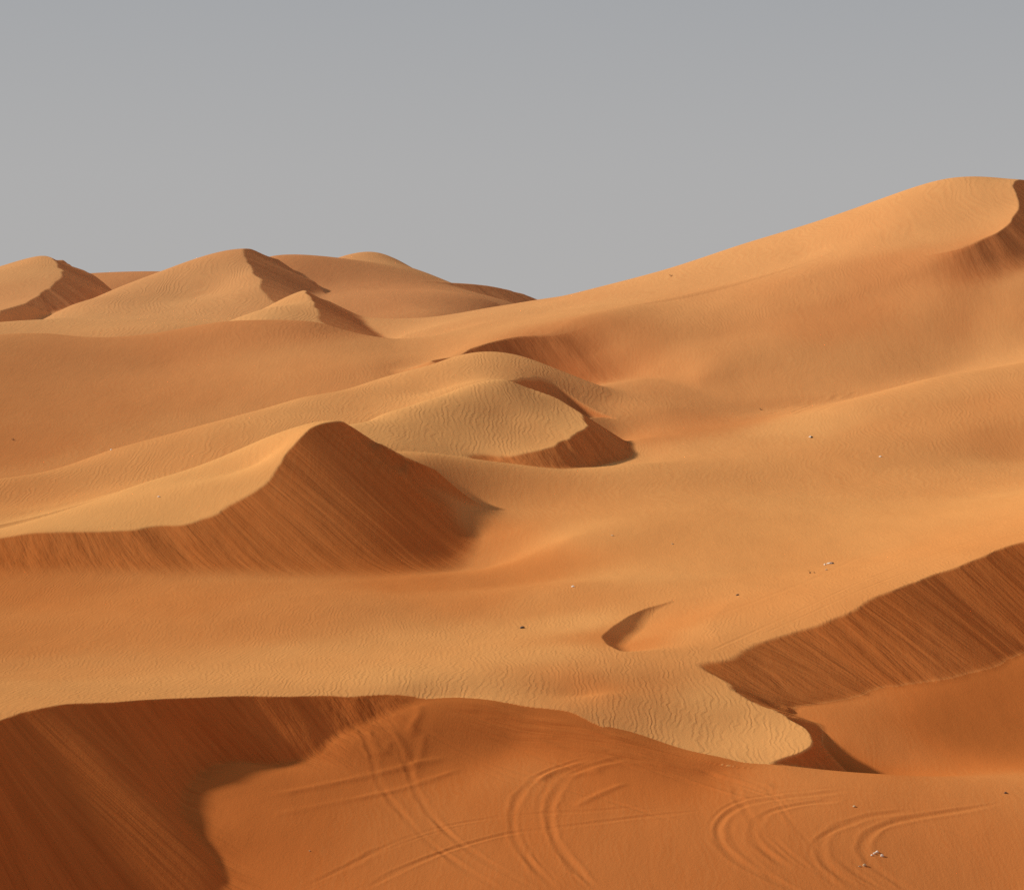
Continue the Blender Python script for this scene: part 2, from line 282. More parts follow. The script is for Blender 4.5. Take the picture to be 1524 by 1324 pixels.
    for i, (nm, W, L, k, kb) in enumerate(DUNES):
        Wn = Wind(W, L, nm != 'ridge'); d = outside(Wn.H, x, y); m = d < 25
        full = np.full(n, -1e6); full[m] = Wn.z(x[m], y[m]) - .9 * np.clip(d[m] + (.5 if L is None else 0), 0, None) ** 1.15
        sl = info['slip'].copy(); ss = info['s'].copy(); hh = info['h'].copy()
        info['slip'] = np.zeros(n)
        if nm == 'ridge':
            Ls, st_, dh = SCOOP(x[m], y[m]); old = full[m]; full[m] = smin(old, Ls, .12)
            cut = sstep(.02, .2, old - Ls) * sstep(.02, .06, dh); info['slip'][m] = cut * .8
            info['s'][m] = st_; info['h'][m] = dh
        elif L is not None: full = slipface(full, L, k, 10 + i, None)
        win = sstep(-kb * .9, kb * .3, full - z); hit = full > z
        a_ = info['slip'] * win; b_ = sl * (1 - win); info['slip'] = a_ + b_
        info['s'] = np.where(a_ >= b_, info['s'], ss); info['h'] = np.where(a_ >= b_, info['h'], hh)
        info['own'][hit] = i + 2
        z = smax(z, full, kb)
    return z, info

# ---------------------------------------------------------------- wheel tracks and ridges left in the sand
TRACKS = [ # (x0, y0, scale, amplitude, half width, berm, points)
 (440,1000,.3675,.10,.17,.5,[(40,870),(200,790),(400,690),(600,625),(800,590),(1000,570),(1200,560),(1400,545)]),
 (440,1000,.3675,.10,.17,.5,[(290,870),(450,790),(650,710),(850,655),(1000,635),(1200,610),(1400,585),(1650,560)]),
 (440,1000,.3675,.11,.17,.6,[(270,230),(310,330),(340,450),(420,560),(520,670),(620,750),(720,820),(830,880)]),
 (440,1000,.3675,.11,.17,.6,[(370,230),(430,300),(460,400),(490,480),(560,590),(650,680),(760,760),(880,830),(960,870)]),
 (440,1000,.3675,.12,.18,.7,[(1180,350),(1050,390),(960,440),(900,510),(880,600),(900,690),(960,780),(1060,880)]),
 (440,1000,.3675,.12,.18,.7,[(1330,350),(1200,380),(1100,430),(1040,520),(1030,600),(1060,700),(1130,790),(1210,870)]),
 (440,1000,.3675,-.13,.28,.2,[(-120,500),(0,480),(200,440),(380,400),(500,370),(640,340)]),
 (440,1000,.3675,-.10,.26,.2,[(-100,585),(0,560),(200,520),(400,480),(560,430),(700,380)]),
 (440,1000,.3675,.07,.14,.5,[(480,270),(700,350),(900,430),(1080,470),(1250,520),(1500,580)]),
 (440,1000,.3675,.07,.14,.5,[(500,225),(640,300),(800,370),(960,420),(1100,465),(1300,530),(1550,610)]),
 (440,1000,.3675,-.16,.24,.2,[(970,445),(1050,405),(1180,365)]),
 (440,1000,.3675,-.15,.26,.2,[(1080,430),(1160,412),(1250,398)]),
 (440,1000,.3675,-.14,.22,.2,[(1120,550),(1240,490),(1350,445)]),
 (440,1000,.3675,-.12,.22,.2,[(1180,400),(1300,375),(1450,370),(1560,385)]),
 (440,1000,.3675,-.14,.25,.2,[(495,130),(500,170),(470,230),(505,260)]),
 (440,1000,.3675,-.12,.22,.2,[(365,230),(405,260),(440,320),(455,380)]),
 (440,1000,.3675,-.10,.22,.2,[(285,235),(310,290),(300,350)]),
 (440,1000,.3675,-.08,.22,.2,[(345,340),(370,310),(385,270)]),
 (440,1000,.3675,.08,.2,.3,[(400,115),(520,135),(640,160),(800,170)]),
 (440,1000,.3675,-.09,.22,.2,[(520,240),(510,320),(490,380),(500,440)]),
 (964,1060,.3675,.14,.19,.5,[(780,320),(600,340),(430,365),(340,400),(290,450),(285,500),(320,560),(400,620),(540,690),(640,740)]),
 (964,1060,.3675,.15,.19,.6,[(760,355),(600,375),(480,410),(430,460),(435,520),(500,580),(570,630)]),
 (964,1060,.3675,.08,.14,.5,[(500,500),(600,590),(700,660),(800,730)]),
 (964,1060,.3675,.13,.2,.6,[(1040,400),(900,420),(780,460),(710,510),(700,570),(740,630),(850,710)]),
 (964,1060,.3675,.13,.2,.6,[(1400,375),(1120,420),(980,450),(900,490),(870,550),(900,610),(980,670),(1080,730)]),
 (964,1060,.3675,.09,.15,.5,[(360,300),(370,350),(410,410),(440,460)]),
 (964,1060,.3675,.07,.14,.5,[(480,300),(540,380),(600,460),(690,560)]),
 (964,1060,.3675,.08,.14,.5,[(760,580),(860,660),(980,730)]),
 (964,1060,.3675,.05,.14,.5,[(1030,430),(1200,470),(1350,520)]),
 (964,1060,.3675,.06,.16,.4,[(345,430),(340,490),(380,560),(470,640),(560,700)]),
 (964,1060,.3675,-.10,.2,.2,[(110,200),(190,225),(260,240),(350,285)]),
 (964,1060,.3675,-.09,.2,.2,[(300,235),(360,255),(430,275),(520,310)]),
 (964,1060,.3675,.05,.18,.4,[(500,300),(760,310),(1000,330),(1300,360)]),
 # faint double track on the band behind the right crest
 (760,660,.5013,.06,.16,.6,[(600,612),(750,545),(900,475),(1050,405),(1200,350),(1360,290),(1524,235)]),
 (760,660,.5013,.05,.16,.6,[(760,560),(900,498),(1050,430),(1200,372),(1360,312),(1524,262)]),
 (760,660,.5013,.04,.3,.6,[(640,500),(760,455),(900,400),(1060,330),(1300,270),(1524,200)]),
 # trampled patch in the far valley
 (1100,570,.1575,.20,.35,.5,[(400,243),(440,235),(490,213)]),(1100,570,.1575,.16,.3,.5,[(550,192),(600,175),(640,162)]),
 (1100,570,.1575,.16,.3,.5,[(490,280),(580,245),(700,200)]),(1100,570,.1575,.14,.3,.5,[(540,292),(620,255),(720,225)]),
 (1100,570,.1575,.14,.3,.5,[(740,157),(780,142),(830,130)]),(1100,570,.1575,.2,.35,.5,[(885,165),(920,125),(990,105)]),
 (1100,570,.1575,.2,.35,.5,[(1068,115),(1085,95),(1120,85)]),(1100,570,.1575,.2,.35,.5,[(895,257),(960,232),(1050,208)]),
 (1100,570,.1575,.14,.4,.5,[(740,275),(810,240),(890,205)]),(1100,570,.1575,.12,.4,.5,[(310,290),(350,275),(380,280)]),
]
rs = random.Random(5)
for t_ in TRACKS[:30]:   # older, fainter passes beside the fresh ones
    if t_[3] > .06:
        ox_, oy_ = rs.uniform(12, 40)*rs.choice((-1, 1)), rs.uniform(-22, 22); k_ = rs.uniform(.9, 1.12); mx_ = sum(p[0] for p in t_[6])/len(t_[6]); my_ = sum(p[1] for p in t_[6])/len(t_[6])
        TRACKS.append(t_[:3] + (t_[3]*rs.uniform(.3, .55), t_[4]*.7, .4, [(mx_+(p[0]-mx_)*k_+ox_, max(240, my_+(p[1]-my_)*k_+oy_)) for p in t_[6]]))
for i in range(26):   # faint scuffs raked down the near slope below its crest
    a = rs.uniform(590, 1060); b = np.interp(a, [590, 740, 850, 940, 1060], [1046, 1056, 1074, 1104, 1138]) + rs.uniform(0, 34)
    n = rs.uniform(50, 190); sl = rs.uniform(.2, .42)
    TRACKS.append((0, 0, 1, rs.choice([-.07, .08, .06]), rs.uniform(.08, .16), .4, [(a, b), (a+n*.5, b+n*.5*sl*1.1), (a+n, b+n*sl)]))
def catmull(P, n=10):
    P = np.array(P, float); Q = np.vstack([2*P[0]-P[1], P, 2*P[-1]-P[-2]]); out = []
    for i in range(1, len(Q)-2):
        for t in np.arange(n)/n:
            out.append(.5*((2*Q[i])+(-Q[i-1]+Q[i+1])*t+(2*Q[i-1]-5*Q[i]+4*Q[i+1]-Q[i+2])*t*t+(-Q[i-1]+3*Q[i]-3*Q[i+1]+Q[i+2])*t**3))
    out.append(P[-1]); return np.array(out)

# ---------------------------------------------------------------- the ground mesh
def spaced(a, b, d): return np.arange(a, b, d / QUAL)
us = np.concatenate([-60 - np.geomspace(1, 5200, int(110*QUAL))[::-1] * 1.0, np.arange(-59, 1584, 1.55 / QUAL), 1584 + np.geomspace(1, 5200, int(110*QUAL))])
ys = np.concatenate([np.linspace(-80, 104, 50), spaced(104, 113, .4), spaced(113, 150, .095), spaced(150, 235, .17), spaced(235, 390, .3), spaced(390, 480, .5), 480 + np.geomspace(.6, 6000, 120)])
U, Y = np.meshgrid(us, ys); R_, C_ = U.shape
wid = np.where(Y > 100, Y, 100 + 0 * Y)
X = (U - UC) / F * wid
xf, yf = X.ravel(), Y.ravel()
z, info = terrain(xf, yf)
Z = z.reshape(R_, C_)

def sight(u, v, Z=None, y0=112.0, y1=470.0):
    """where the line of sight (u, v) meets the ground"""
    Zg = globals()['Z'] if Z is None else Z
    c = np.interp(u, us, np.arange(C_)); i = min(int(c), C_-2); f = c - i
    col = Zg[:, i]*(1-f) + Zg[:, i+1]*f
    ok = (ys > y0) & (ys < y1); yy = ys[ok]; g = col[ok] - gz(v, yy)
    k = np.argmax(g > 0)
    if k == 0 or g[k] <= 0: return None
    t = g[k-1] / (g[k-1] - g[k]); Yh = yy[k-1] + t*(yy[k]-yy[k-1])
    return np.array([gx(u, Yh), Yh, gz(v, Yh)])

def carve(Z):
    z = Z.ravel().copy(); Z0 = Z.copy()
    dist_all = np.zeros_like(z)
    for ti, (ox, oy, sc, amp, w, berm, P) in enumerate(TRACKS):
        Q = [sight(ox+p[0]*sc, oy+p[1]*sc, Z0) for p in catmull(P, 7)]
        Q = [q for q in Q if q is not None]
        if len(Q) < 3: continue
        Q = np.array(Q); r = 4*w
        r0 = np.searchsorted(ys, Q[:,1].min()-r); r1 = np.searchsorted(ys, Q[:,1].max()+r)
        c0 = max(0, np.searchsorted(us, UC+(Q[:,0]/Q[:,1]).min()*F - 40)); c1 = np.searchsorted(us, UC+(Q[:,0]/Q[:,1]).max()*F + 40)
        ii = (np.arange(r0, r1)[:, None]*C_ + np.arange(c0, c1)[None]).ravel()
        x = xf[ii]; y = yf[ii]; d = np.full(len(ii), 1e9); sL = np.zeros(len(ii))
        acc = 0
        for a, b in zip(Q[:-1], Q[1:]):
            e = (b-a)[:2]; L = math.hypot(*e)
            if L < 1e-4 or L > 6: acc += L; continue
            t = np.clip(((x-a[0])*e[0]+(y-a[1])*e[1])/L**2, 0, 1)
            dd = np.hypot(x-a[0]-t*e[0], y-a[1]-t*e[1]); m = dd < d
            d[m] = dd[m]; sL[m] = acc + t[m]*L; acc += L
        fade = sstep(0, .12*acc+.2, sL) * sstep(0, .12*acc+.2, acc-sL) if amp < 0 else (sstep(-.4, .8, sL) * sstep(-.4, 1.2, acc - sL))
        var = .75 + .5*noise(sL*.5, sL*0+ti, 70)
        dw = d * (1 + .25*noise(x*1.3, y*1.3, 71))
        if amp > 0: dw = dw * 1.2
        prof = -np.exp(-(dw/w)**2) + berm*np.exp(-((dw-1.9*w)/(.8*w))**2)*(1 if amp > 0 else 0)
        dz = (.21 if amp > 0 else .4)*amp*prof*fade*var
        z[ii] += dz
        dist_all[ii] = np.maximum(dist_all[ii], np.exp(-(d/(2.2*w))**2)*fade)
    return z, dist_all
z, trk = carve(Z)

# soil: (u, v, Y, ripple strength, share of coarse pale grains plus painted lit and shaded tone)
SOIL_SHADE = [(150,770,208,.6,1),(330,730,212,.6,1),(430,655,225,.5,1),(600,640,245,1,1),(750,610,258,1,1),(850,630,254,.9,1),(780,655,246,.9,.9),
 (200,695,240,.9,.7),(450,620,262,.9,.75),(620,570,280,.9,.8),(744,540,288,1,.8),(880,580,280,.9,.6),(20,740,232,.9,.6),
 (600,1020,141.5,1.25,.85),(300,1020,142,1.1,.75),(50,1030,138,1,.7),(50,1000,150,1,.55),(800,980,153,1.1,.8),(700,950,164,.9,.75),(500,975,156,.9,.7),(940,1000,147,1.1,.7),(900,1028,142,1,.35),(840,1040,140,.9,.45),(900,1022,143.5,.8,.15),(960,1008,146,.9,.4),(740,1036,141.5,1.1,.85),(800,1052,139.2,1.1,.8),(900,1072,137.6,1.2,.85),
 (1050,1040,143,1.2,1),(1150,1090,138,1.25,1),(1000,1090,138,1.2,1),(950,1060,141,1.2,.85),(1100,1110,136,1.1,1),
 (1150,940,158,.8,.6),(1300,870,167,.8,.6),(1450,810,176,.7,.55),(1050,950,160,.9,.65),(1100,900,176,.5,.6),(860,935,168,.8,.8),
 (500,900,178,.6,.4),(300,900,180,.7,.3),(50,950,165,.8,.3),(50,880,188,.8,.2),(400,940,168,.8,.4),(-200,930,170,.8,.3),(700,900,180,.4,.3),(640,870,190,0,.2),(760,840,196,.0,.25),(700,760,212,0,.35),(830,900,176,.5,.5),
 (1000,850,186,.25,.75),(1200,800,195,.25,.75),(1400,760,205,.28,.72),(900,780,206,.2,.68),(800,730,222,.1,.55),(1100,730,222,.25,.68),(1300,720,228,.35,.65),(1500,700,234,.35,.65),
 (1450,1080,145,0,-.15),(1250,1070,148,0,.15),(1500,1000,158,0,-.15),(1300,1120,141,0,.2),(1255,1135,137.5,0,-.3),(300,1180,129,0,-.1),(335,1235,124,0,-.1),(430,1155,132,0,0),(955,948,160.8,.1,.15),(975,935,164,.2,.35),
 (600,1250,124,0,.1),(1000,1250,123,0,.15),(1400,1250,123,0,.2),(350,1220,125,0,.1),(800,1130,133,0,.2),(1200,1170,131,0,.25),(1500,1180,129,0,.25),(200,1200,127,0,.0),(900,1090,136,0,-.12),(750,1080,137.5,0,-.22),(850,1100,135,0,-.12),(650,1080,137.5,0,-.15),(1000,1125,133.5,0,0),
 (1000,420,360,.25,.8),(1200,360,345,.35,.8),(1440,300,338,.7,.85),(900,450,345,.2,.75),(700,500,330,.1,.7),(800,480,325,.3,.7),(1350,345,333,.5,.8),
 (1200,430,316,.85,.5),(1330,410,315,.9,.35),(1050,460,314,.8,.6),(1450,400,312,.2,.35),(1500,430,305,0,.5),(1250,480,304,.1,.3),(1050,520,300,.02,.5),(1400,490,299,0,.5),(930,500,303,.02,.35),(950,560,292,0,.5),(850,520,304,0,.15),
 (1150,570,288,.0,.6),(1300,560,289,0,.65),(1450,530,291,.05,.7),(1050,630,266,0,.3),(950,650,260,0,.3),
 (1200,640,257,.3,.85),(1400,580,266,.5,.75),(1350,650,248,.6,.55),(1480,620,255,.6,.5),(1050,680,245,.2,.75),(1480,660,243,.3,.45),
 (100,600,290,.1,.3),(300,560,298,.15,.35),(20,640,270,.1,.2),(200,520,325,.2,.3),(440,490,328,1,.2),(450,540,303,.4,.5),(350,600,278,.35,.6),(600,525,315,.3,.6),(150,650,262,.3,.5),(540,530,308,.4,.55),
 (300,430,410,1,.85),(200,460,400,1,.85),(100,480,385,.7,.85),(40,410,450,.7,.85),(0,450,420,.5,.6),(420,465,358,.9,.95),(600,490,360,.1,.75),(750,465,360,.1,.75),
 (550,430,435,0,.2),(600,450,410,0,.25),(560,385,480,.1,.7),(450,400,450,0,.2),(700,455,395,0,.45),(200,415,520,0,.2)]
def soil_shade(x, y, near):
    isnear = lambda a: a[3] < .05 and a[1] > 960 and a[2] < 162 and a[4] < .4
    P = np.array([(gx(a[0], a[2]), a[2], a[3], a[4]) for a in SOIL_SHADE if isnear(a) == near]); rip = np.zeros_like(x); yel = np.zeros_like(x); ws = np.zeros_like(x)
    for p in P:
        s = (4 + p[1]*.008)**2
        w = 1/(((x-p[0])**2 + (.75*(y-p[1]))**2)/s + .15)**2
        rip += w*p[2]; yel += w*p[3]; ws += w
    return rip/ws, yel/ws
rip, yel = soil_shade(xf, yf, False)
low = (info['own'] == 1) & (yf < 190)
r_, y_ = soil_shade(xf[low], yf[low], True); rip[low] = r_; yel[low] = y_
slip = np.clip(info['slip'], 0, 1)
rip = rip*(1-slip)*(1-np.clip(trk*1.5, 0, 1)); yel = yel*(1-slip*.85)  # slip faces redder, their dimmer light partly painted in
print('verts', len(z))

def material_sand():
    mt = bpy.data.materials.new('wind_blown_sand'); mt.use_nodes = True; nt = mt.node_tree; nt.nodes.clear()
    N = lambda t, **k: (lambda n: [setattr(n, a, b) for a, b in k.items()] and n or n)(nt.nodes.new(t))
    L = nt.links.new
    def M(op, a, b=None, c=None, clamp=False):
        n = nt.nodes.new('ShaderNodeMath'); n.operation = op; n.use_clamp = clamp
        for i, q in enumerate((a, b, c)):
            if q is None: continue
            if isinstance(q, (int, float)): n.inputs[i].default_value = q
            else: L(q, n.inputs[i])
        return n.outputs[0]
    def attr(nm): 
        n = nt.nodes.new('ShaderNodeAttribute'); n.attribute_name = nm; return n
    geo = nt.nodes.new('ShaderNodeNewGeometry'); sep = nt.nodes.new('ShaderNodeSeparateXYZ'); L(geo.outputs['Position'], sep.inputs[0])
    X_, Y_ = sep.outputs[0], sep.outputs[1]
    def nz(sx, sy, det=2.0, src=(None, None), off=0.0, rough=.5):
        c = nt.nodes.new('ShaderNodeCombineXYZ'); a, b = src
        L(M('MULTIPLY', a if a is not None else X_, sx), c.inputs[0]); L(M('MULTIPLY_ADD', b if b is not None else Y_, sy, off), c.inputs[1])
        n = nt.nodes.new('ShaderNodeTexNoise'); n.noise_dimensions = '2D'; n.inputs['Scale'].default_value = 1; n.inputs['Detail'].default_value = det; n.inputs['Roughness'].default_value = rough
        L(c.outputs[0], n.inputs['Vector']); return n.outputs['Fac']
    a1 = attr('soil_shade'); sp = nt.nodes.new('ShaderNodeSeparateColor'); L(a1.outputs['Color'], sp.inputs[0])
    RIP, YEL, SLIP = sp.outputs
    a2 = attr('flow'); s2 = nt.nodes.new('ShaderNodeSeparateXYZ'); L(a2.outputs['Vector'], s2.inputs[0]); S_, H_ = s2.outputs[0], s2.outputs[1]
    # wind ripples: crests run across the wind, wander and fork
    def ripples(lam, off):
        warp = M('ADD', M('MULTIPLY', nz(.10, .06, 1, off=off), 9.0), M('MULTIPLY', nz(.30/lam, .17/lam, 3, off=off+9), 2.4))
        ph = M('MULTIPLY', M('ADD', M('DIVIDE', X_, lam), M('MULTIPLY', warp, 1.0)), 6.2832)
        w = M('SINE', ph)
        w = M('ADD', w, M('MULTIPLY', M('SINE', M('MULTIPLY', ph, 2.0)), -.18))
        env = M('MULTIPLY_ADD', nz(.8/lam*.5, .16/lam*.5, 2, off=off+3), 2.6, -.75, clamp=True)
        return M('MULTIPLY', w, env), lam
    r1, l1 = ripples(.285, 0.0); r2, l2 = ripples(.48, 20.0); r3, l3 = ripples(.75, 40.0)
    f1 = M('SMOOTH_MIN', 1, 1) if 0 else None
    def ramp(v, a, b):
        n = nt.nodes.new('ShaderNodeMapRange'); n.inputs[1].default_value = a; n.inputs[2].default_value = b; L(v, n.inputs[0]); return n.outputs[0]
    t1 = ramp(Y_, 190, 225); t2 = ramp(Y_, 300, 350)
    def lerp(a, b, t): return M('ADD', M('MULTIPLY', a, M('SUBTRACT', 1.0, t)), M('MULTIPLY', b, t))
    rr = lerp(lerp(M('MULTIPLY', r1, RA1), M('MULTIPLY', r2, RA2), t1), M('MULTIPLY', r3, RA3), t2)
    rh = M('MULTIPLY', rr, RIP)
    def ramp2(v, a, b, c, d):
        n = nt.nodes.new('ShaderNodeMapRange'); n.inputs[1].default_value = a; n.inputs[2].default_value = b; n.inputs[3].default_value = c; n.inputs[4].default_value = d; L(v, n.inputs[0]); return n.outputs[0]
    # flow streaks down the slip faces
    st1 = nz(1.0, .9, 3, (S_, H_), 0, .6); st2 = nz(3.6, 1.5, 3, (S_, H_), 5, .6); st3 = nz(10.0, 3.0, 2, (S_, H_), 11, .6)
    sth = M('SUBTRACT', M('ADD', M('ADD', M('MULTIPLY', st1, .15), M('MULTIPLY', st2, .05)), M('MULTIPLY', st3, .012)), .106)
    sth = M('MULTIPLY', M('MULTIPLY', sth, SLIP), ramp2(Y_, 145, 280, 1.15, .35))
    grain = M('MULTIPLY', nz(9, 5, 4, rough=.7), .012)
    soft = M('MULTIPLY', nz(.9, .35, 3), .03)
    hgt = M('ADD', M('ADD', rh, sth), M('ADD', grain, soft))
    bump = nt.nodes.new('ShaderNodeBump'); bump.inputs['Strength'].default_value = 1; bump.inputs['Distance'].default_value = 1.0; L(hgt, bump.inputs['Height'])
    # colour
    def mix(f, a, b, typ='MIX'):
        n = nt.nodes.new('ShaderNodeMix'); n.data_type = 'RGBA'; n.blend_type = typ
        if isinstance(f, (int, float)): n.inputs[0].default_value = f
        else: L(f, n.inputs[0])
        for q, i in ((a, 6), (b, 7)):
            if isinstance(q, tuple): n.inputs[i].default_value = q + (1,)
            else: L(q, n.inputs[i])
        return n.outputs[2]
    yv = M('ADD', YEL, M('MULTIPLY', M('SUBTRACT', nz(.09, .035, 4, rough=.55), .5), .32))
    yv = M('ADD', yv, M('MULTIPLY', rr, 9.0), clamp=True)
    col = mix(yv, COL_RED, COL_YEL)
    far_haze = ramp(Y_, 200, 420)
    col = mix(M('MULTIPLY', far_haze, .45), col, (.63, .335, .165))  # distance haze painted into the sand colour
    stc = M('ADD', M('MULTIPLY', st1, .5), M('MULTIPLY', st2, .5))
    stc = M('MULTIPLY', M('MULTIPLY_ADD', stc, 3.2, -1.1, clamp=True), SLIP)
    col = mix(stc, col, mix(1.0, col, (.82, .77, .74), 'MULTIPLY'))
    sm = M('MULTIPLY_ADD', nz(22, 12, 2, rough=.8), .22, .89)
    lw = M('MULTIPLY_ADD', nz(.35, .12, 4, rough=.6), .12, .94)
    lw = M('MULTIPLY', lw, M('ADD', M('MINIMUM', YEL, 0.0), 1.0)); cc = nt.nodes.new('ShaderNodeVectorMath'); cc.operation = 'SCALE'; L(col, cc.inputs[0]); L(M('MULTIPLY', sm, lw), cc.inputs['Scale'])  # negative YEL paints shade on bowl, shadow wedge, toe and brink
    bs = nt.nodes.new('ShaderNodeBsdfDiffuse'); bs.inputs['Roughness'].default_value = .6
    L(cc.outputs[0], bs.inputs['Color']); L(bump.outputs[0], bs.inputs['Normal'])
    out = nt.nodes.new('ShaderNodeOutputMaterial'); L(bs.outputs[0], out.inputs[0])
    return mt
RA1, RA2, RA3 = .005, .0085, .012
COL_RED = (.56, .168, .039); COL_YEL = (.76, .368, .122)
SAND = material_sand()

# one object per dune, split where one takes over from the next
OWN = {0: ('desert_floor', None, None), 1: ('near_slope', None, None)}
LAB = {
 0: ('desert_ground', 'broad rippled sand floor between the dunes with a small hollow in it', 'desert ground'),
 1: ('sand_slope', 'red brown foreground sand slope with curved wheel tracks and a dark slip face at left', 'sand slope'),
 2: ('sand_dune', 'tallest dune, long slope rising to the upper right corner', 'sand dune'),
 3: ('sand_ridge', 'long low rippled ridge running behind the two middle dunes', 'sand ridge'),
 4: ('sand_dune', 'pale rounded rippled lobe dune right behind the dark middle dune', 'sand dune'),
 5: ('sand_dune', 'middle left dune with pointed top and large dark streaked slip face', 'sand dune'),
 6: ('sand_dune', 'small cone shaped dune in front of the highest left peak', 'sand dune'),
 7: ('sand_dune', 'highest far left peak with a rippled pale flank and dark right face', 'sand dune'),
 8: ('sand_dune', 'smooth far orange dune behind the saddle, right of the far left peaks', 'sand dune'),
 9: ('sand_ridge', 'thin dark far ridge just left of the lowest dip in the skyline', 'sand ridge'),
 10: ('sand_dune', 'far dune at the left edge with a rounded top and dark right side', 'sand dune'),
 11: ('sand_ridge', 'faint far sand strip on the skyline between the two left peaks', 'sand ridge'),
}
co = np.c_[xf, yf, z].astype('f4')
# vertex normals from the whole surface so that the seams between objects stay invisible
P3 = co.reshape(R_, C_, 3).astype(float)
du = np.gradient(P3, axis=1); dv = np.gradient(P3, axis=0)
nrm = np.cross(du, dv); nrm /= np.linalg.norm(nrm, axis=-1, keepdims=True) + 1e-12
nrm = nrm.reshape(-1, 3).astype('f4')
idx = np.arange(R_*C_).reshape(R_, C_)
quads = np.stack([idx[:-1, :-1], idx[:-1, 1:], idx[1:, 1:], idx[1:, :-1]], -1).reshape(-1, 4)
own = info['own'][quads[:, 0]]
soil_shade_c = np.c_[rip, yel, slip, np.ones_like(rip)].astype('f4')
flow = np.c_[info['s'], info['h'], np.zeros_like(z)].astype('f4')
for k in sorted(set(own.tolist())):
    q = quads[own == k]; used, inv = np.unique(q, return_inverse=True); inv = inv.reshape(-1, 4)
    nm, lab, cat = LAB[int(k)]
    me = bpy.data.meshes.new(nm)
    me.vertices.add(len(used)); me.vertices.foreach_set('co', co[used].ravel())
    me.loops.add(inv.size); me.loops.foreach_set('vertex_index', inv.ravel().astype('i4'))
    me.polygons.add(len(inv)); me.polygons.foreach_set('loop_start', np.arange(0, inv.size, 4).astype('i4'))
    me.update(calc_edges=True); me.polygons.foreach_set('use_smooth', np.ones(len(inv), bool))
    a = me.attributes.new('soil_shade', 'FLOAT_COLOR', 'POINT'); a.data.foreach_set('color', soil_shade_c[used].ravel())
    a = me.attributes.new('flow', 'FLOAT_VECTOR', 'POINT'); a.data.foreach_set('vector', flow[used].ravel())
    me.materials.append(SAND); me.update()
    me.normals_split_custom_set_from_vertices(nrm[used].tolist())
    o = bpy.data.objects.new(nm, me); bpy.context.collection.objects.link(o)
    o['kind'] = 'structure'; o['label'] = lab; o['category'] = cat

# ---------------------------------------------------------------- camera, sun, sky
cam = bpy.data.cameras.new('camera'); co_ = bpy.data.objects.new('camera', cam); bpy.context.collection.objects.link(co_)
co_.rotation_euler = (math.pi/2, 0, 0); cam.sensor_width = 36; cam.lens = 36*F/1524; cam.shift_y = -(662-VH)/1524; cam.clip_end = 20000
bpy.context.scene.camera = co_
AZ = math.radians(18); EL = math.radians(28)
sv = Vector((-math.cos(AZ)*math.cos(EL), math.sin(AZ)*math.cos(EL), math.sin(EL)))
sun = bpy.data.lights.new('sun', 'SUN'); sun.energy = 5.6; sun.angle = math.radians(3.0); sun.color = (1, .93, .82)
so = bpy.data.objects.new('sun', sun); bpy.context.collection.objects.link(so); so.rotation_euler = sv.to_track_quat('Z', 'Y').to_euler()
w = bpy.data.worlds.new('World'); bpy.context.scene.world = w; w.use_nodes = True; nt = w.node_tree; nt.nodes.clear()
sky = nt.nodes.new('ShaderNodeTexSky'); sky.sky_type = 'NISHITA'; sky.sun_disc = False; sky.sun_elevation = EL
sky.sun_rotation = math.radians(-90) + AZ; sky.dust_density = 4
tc = nt.nodes.new('ShaderNodeTexCoord'); sx = nt.nodes.new('ShaderNodeSeparateXYZ'); nt.links.new(tc.outputs['Generated'], sx.inputs[0])
cr = nt.nodes.new('ShaderNodeValToRGB'); nt.links.new(sx.outputs[2], cr.inputs[0])
el = cr.color_ramp.elements
el[0].position = 0.0; el[0].color = (.462, .455, .450, 1); el[1].position = .105; el[1].color = (.385, .395, .412, 1)
e = el.new(.045); e.color = (.440, .440, .444, 1); e = el.new(.5); e.color = (.26, .28, .32, 1)
bg = nt.nodes.new('ShaderNodeBackground'); bg.inputs[1].default_value = 1.0
bn = nt.nodes.new('ShaderNodeBackground'); bn.inputs[1].default_value = .07; nt.links.new(sky.outputs[0], bn.inputs[0])
nt.links.new(cr.outputs[0], bg.inputs[0]); mx = nt.nodes.new('ShaderNodeMixShader'); mx.inputs[0].default_value = .93
nt.links.new(bn.outputs[0], mx.inputs[1]); nt.links.new(bg.outputs[0], mx.inputs[2])
wo = nt.nodes.new('ShaderNodeOutputWorld'); nt.links.new(mx.outputs[0], wo.inputs[0])
sc = bpy.context.scene; sc.view_settings.view_transform = 'Standard'; sc.view_settings.look = 'None'; sc.view_settings.exposure = 0
sc.cycles.max_bounces = 4; sc.cycles.use_denoising = False

# ---------------------------------------------------------------- small things lying on the sand
def simple(name, rgb, rough=.8):
    m = bpy.data.materials.new(name); m.use_nodes = True; nt = m.node_tree; b = nt.nodes['Principled BSDF']
    n = nt.nodes.new('ShaderNodeTexNoise'); n.inputs['Scale'].default_value = 14; n.inputs['Detail'].default_value = 4
    r = nt.nodes.new('ShaderNodeValToRGB'); r.color_ramp.elements[0].position = .3; r.color_ramp.elements[1].position = .75
    r.color_ramp.elements[0].color = tuple(c*.6 for c in rgb) + (1,); r.color_ramp.elements[1].color = tuple(min(1, c*1.15) for c in rgb) + (1,)
    nt.links.new(n.outputs['Fac'], r.inputs[0]); nt.links.new(r.outputs[0], b.inputs['Base Color']); b.inputs['Roughness'].default_value = rough; return m
PALE = simple('bleached_limestone', (.80, .70, .58)); TAN = simple('tan_stone', (.52, .36, .20)); DARK = simple('dark_ironstone', (.06, .035, .025)); WOOD = simple('dead_wood', (.10, .06, .035))
import bmesh
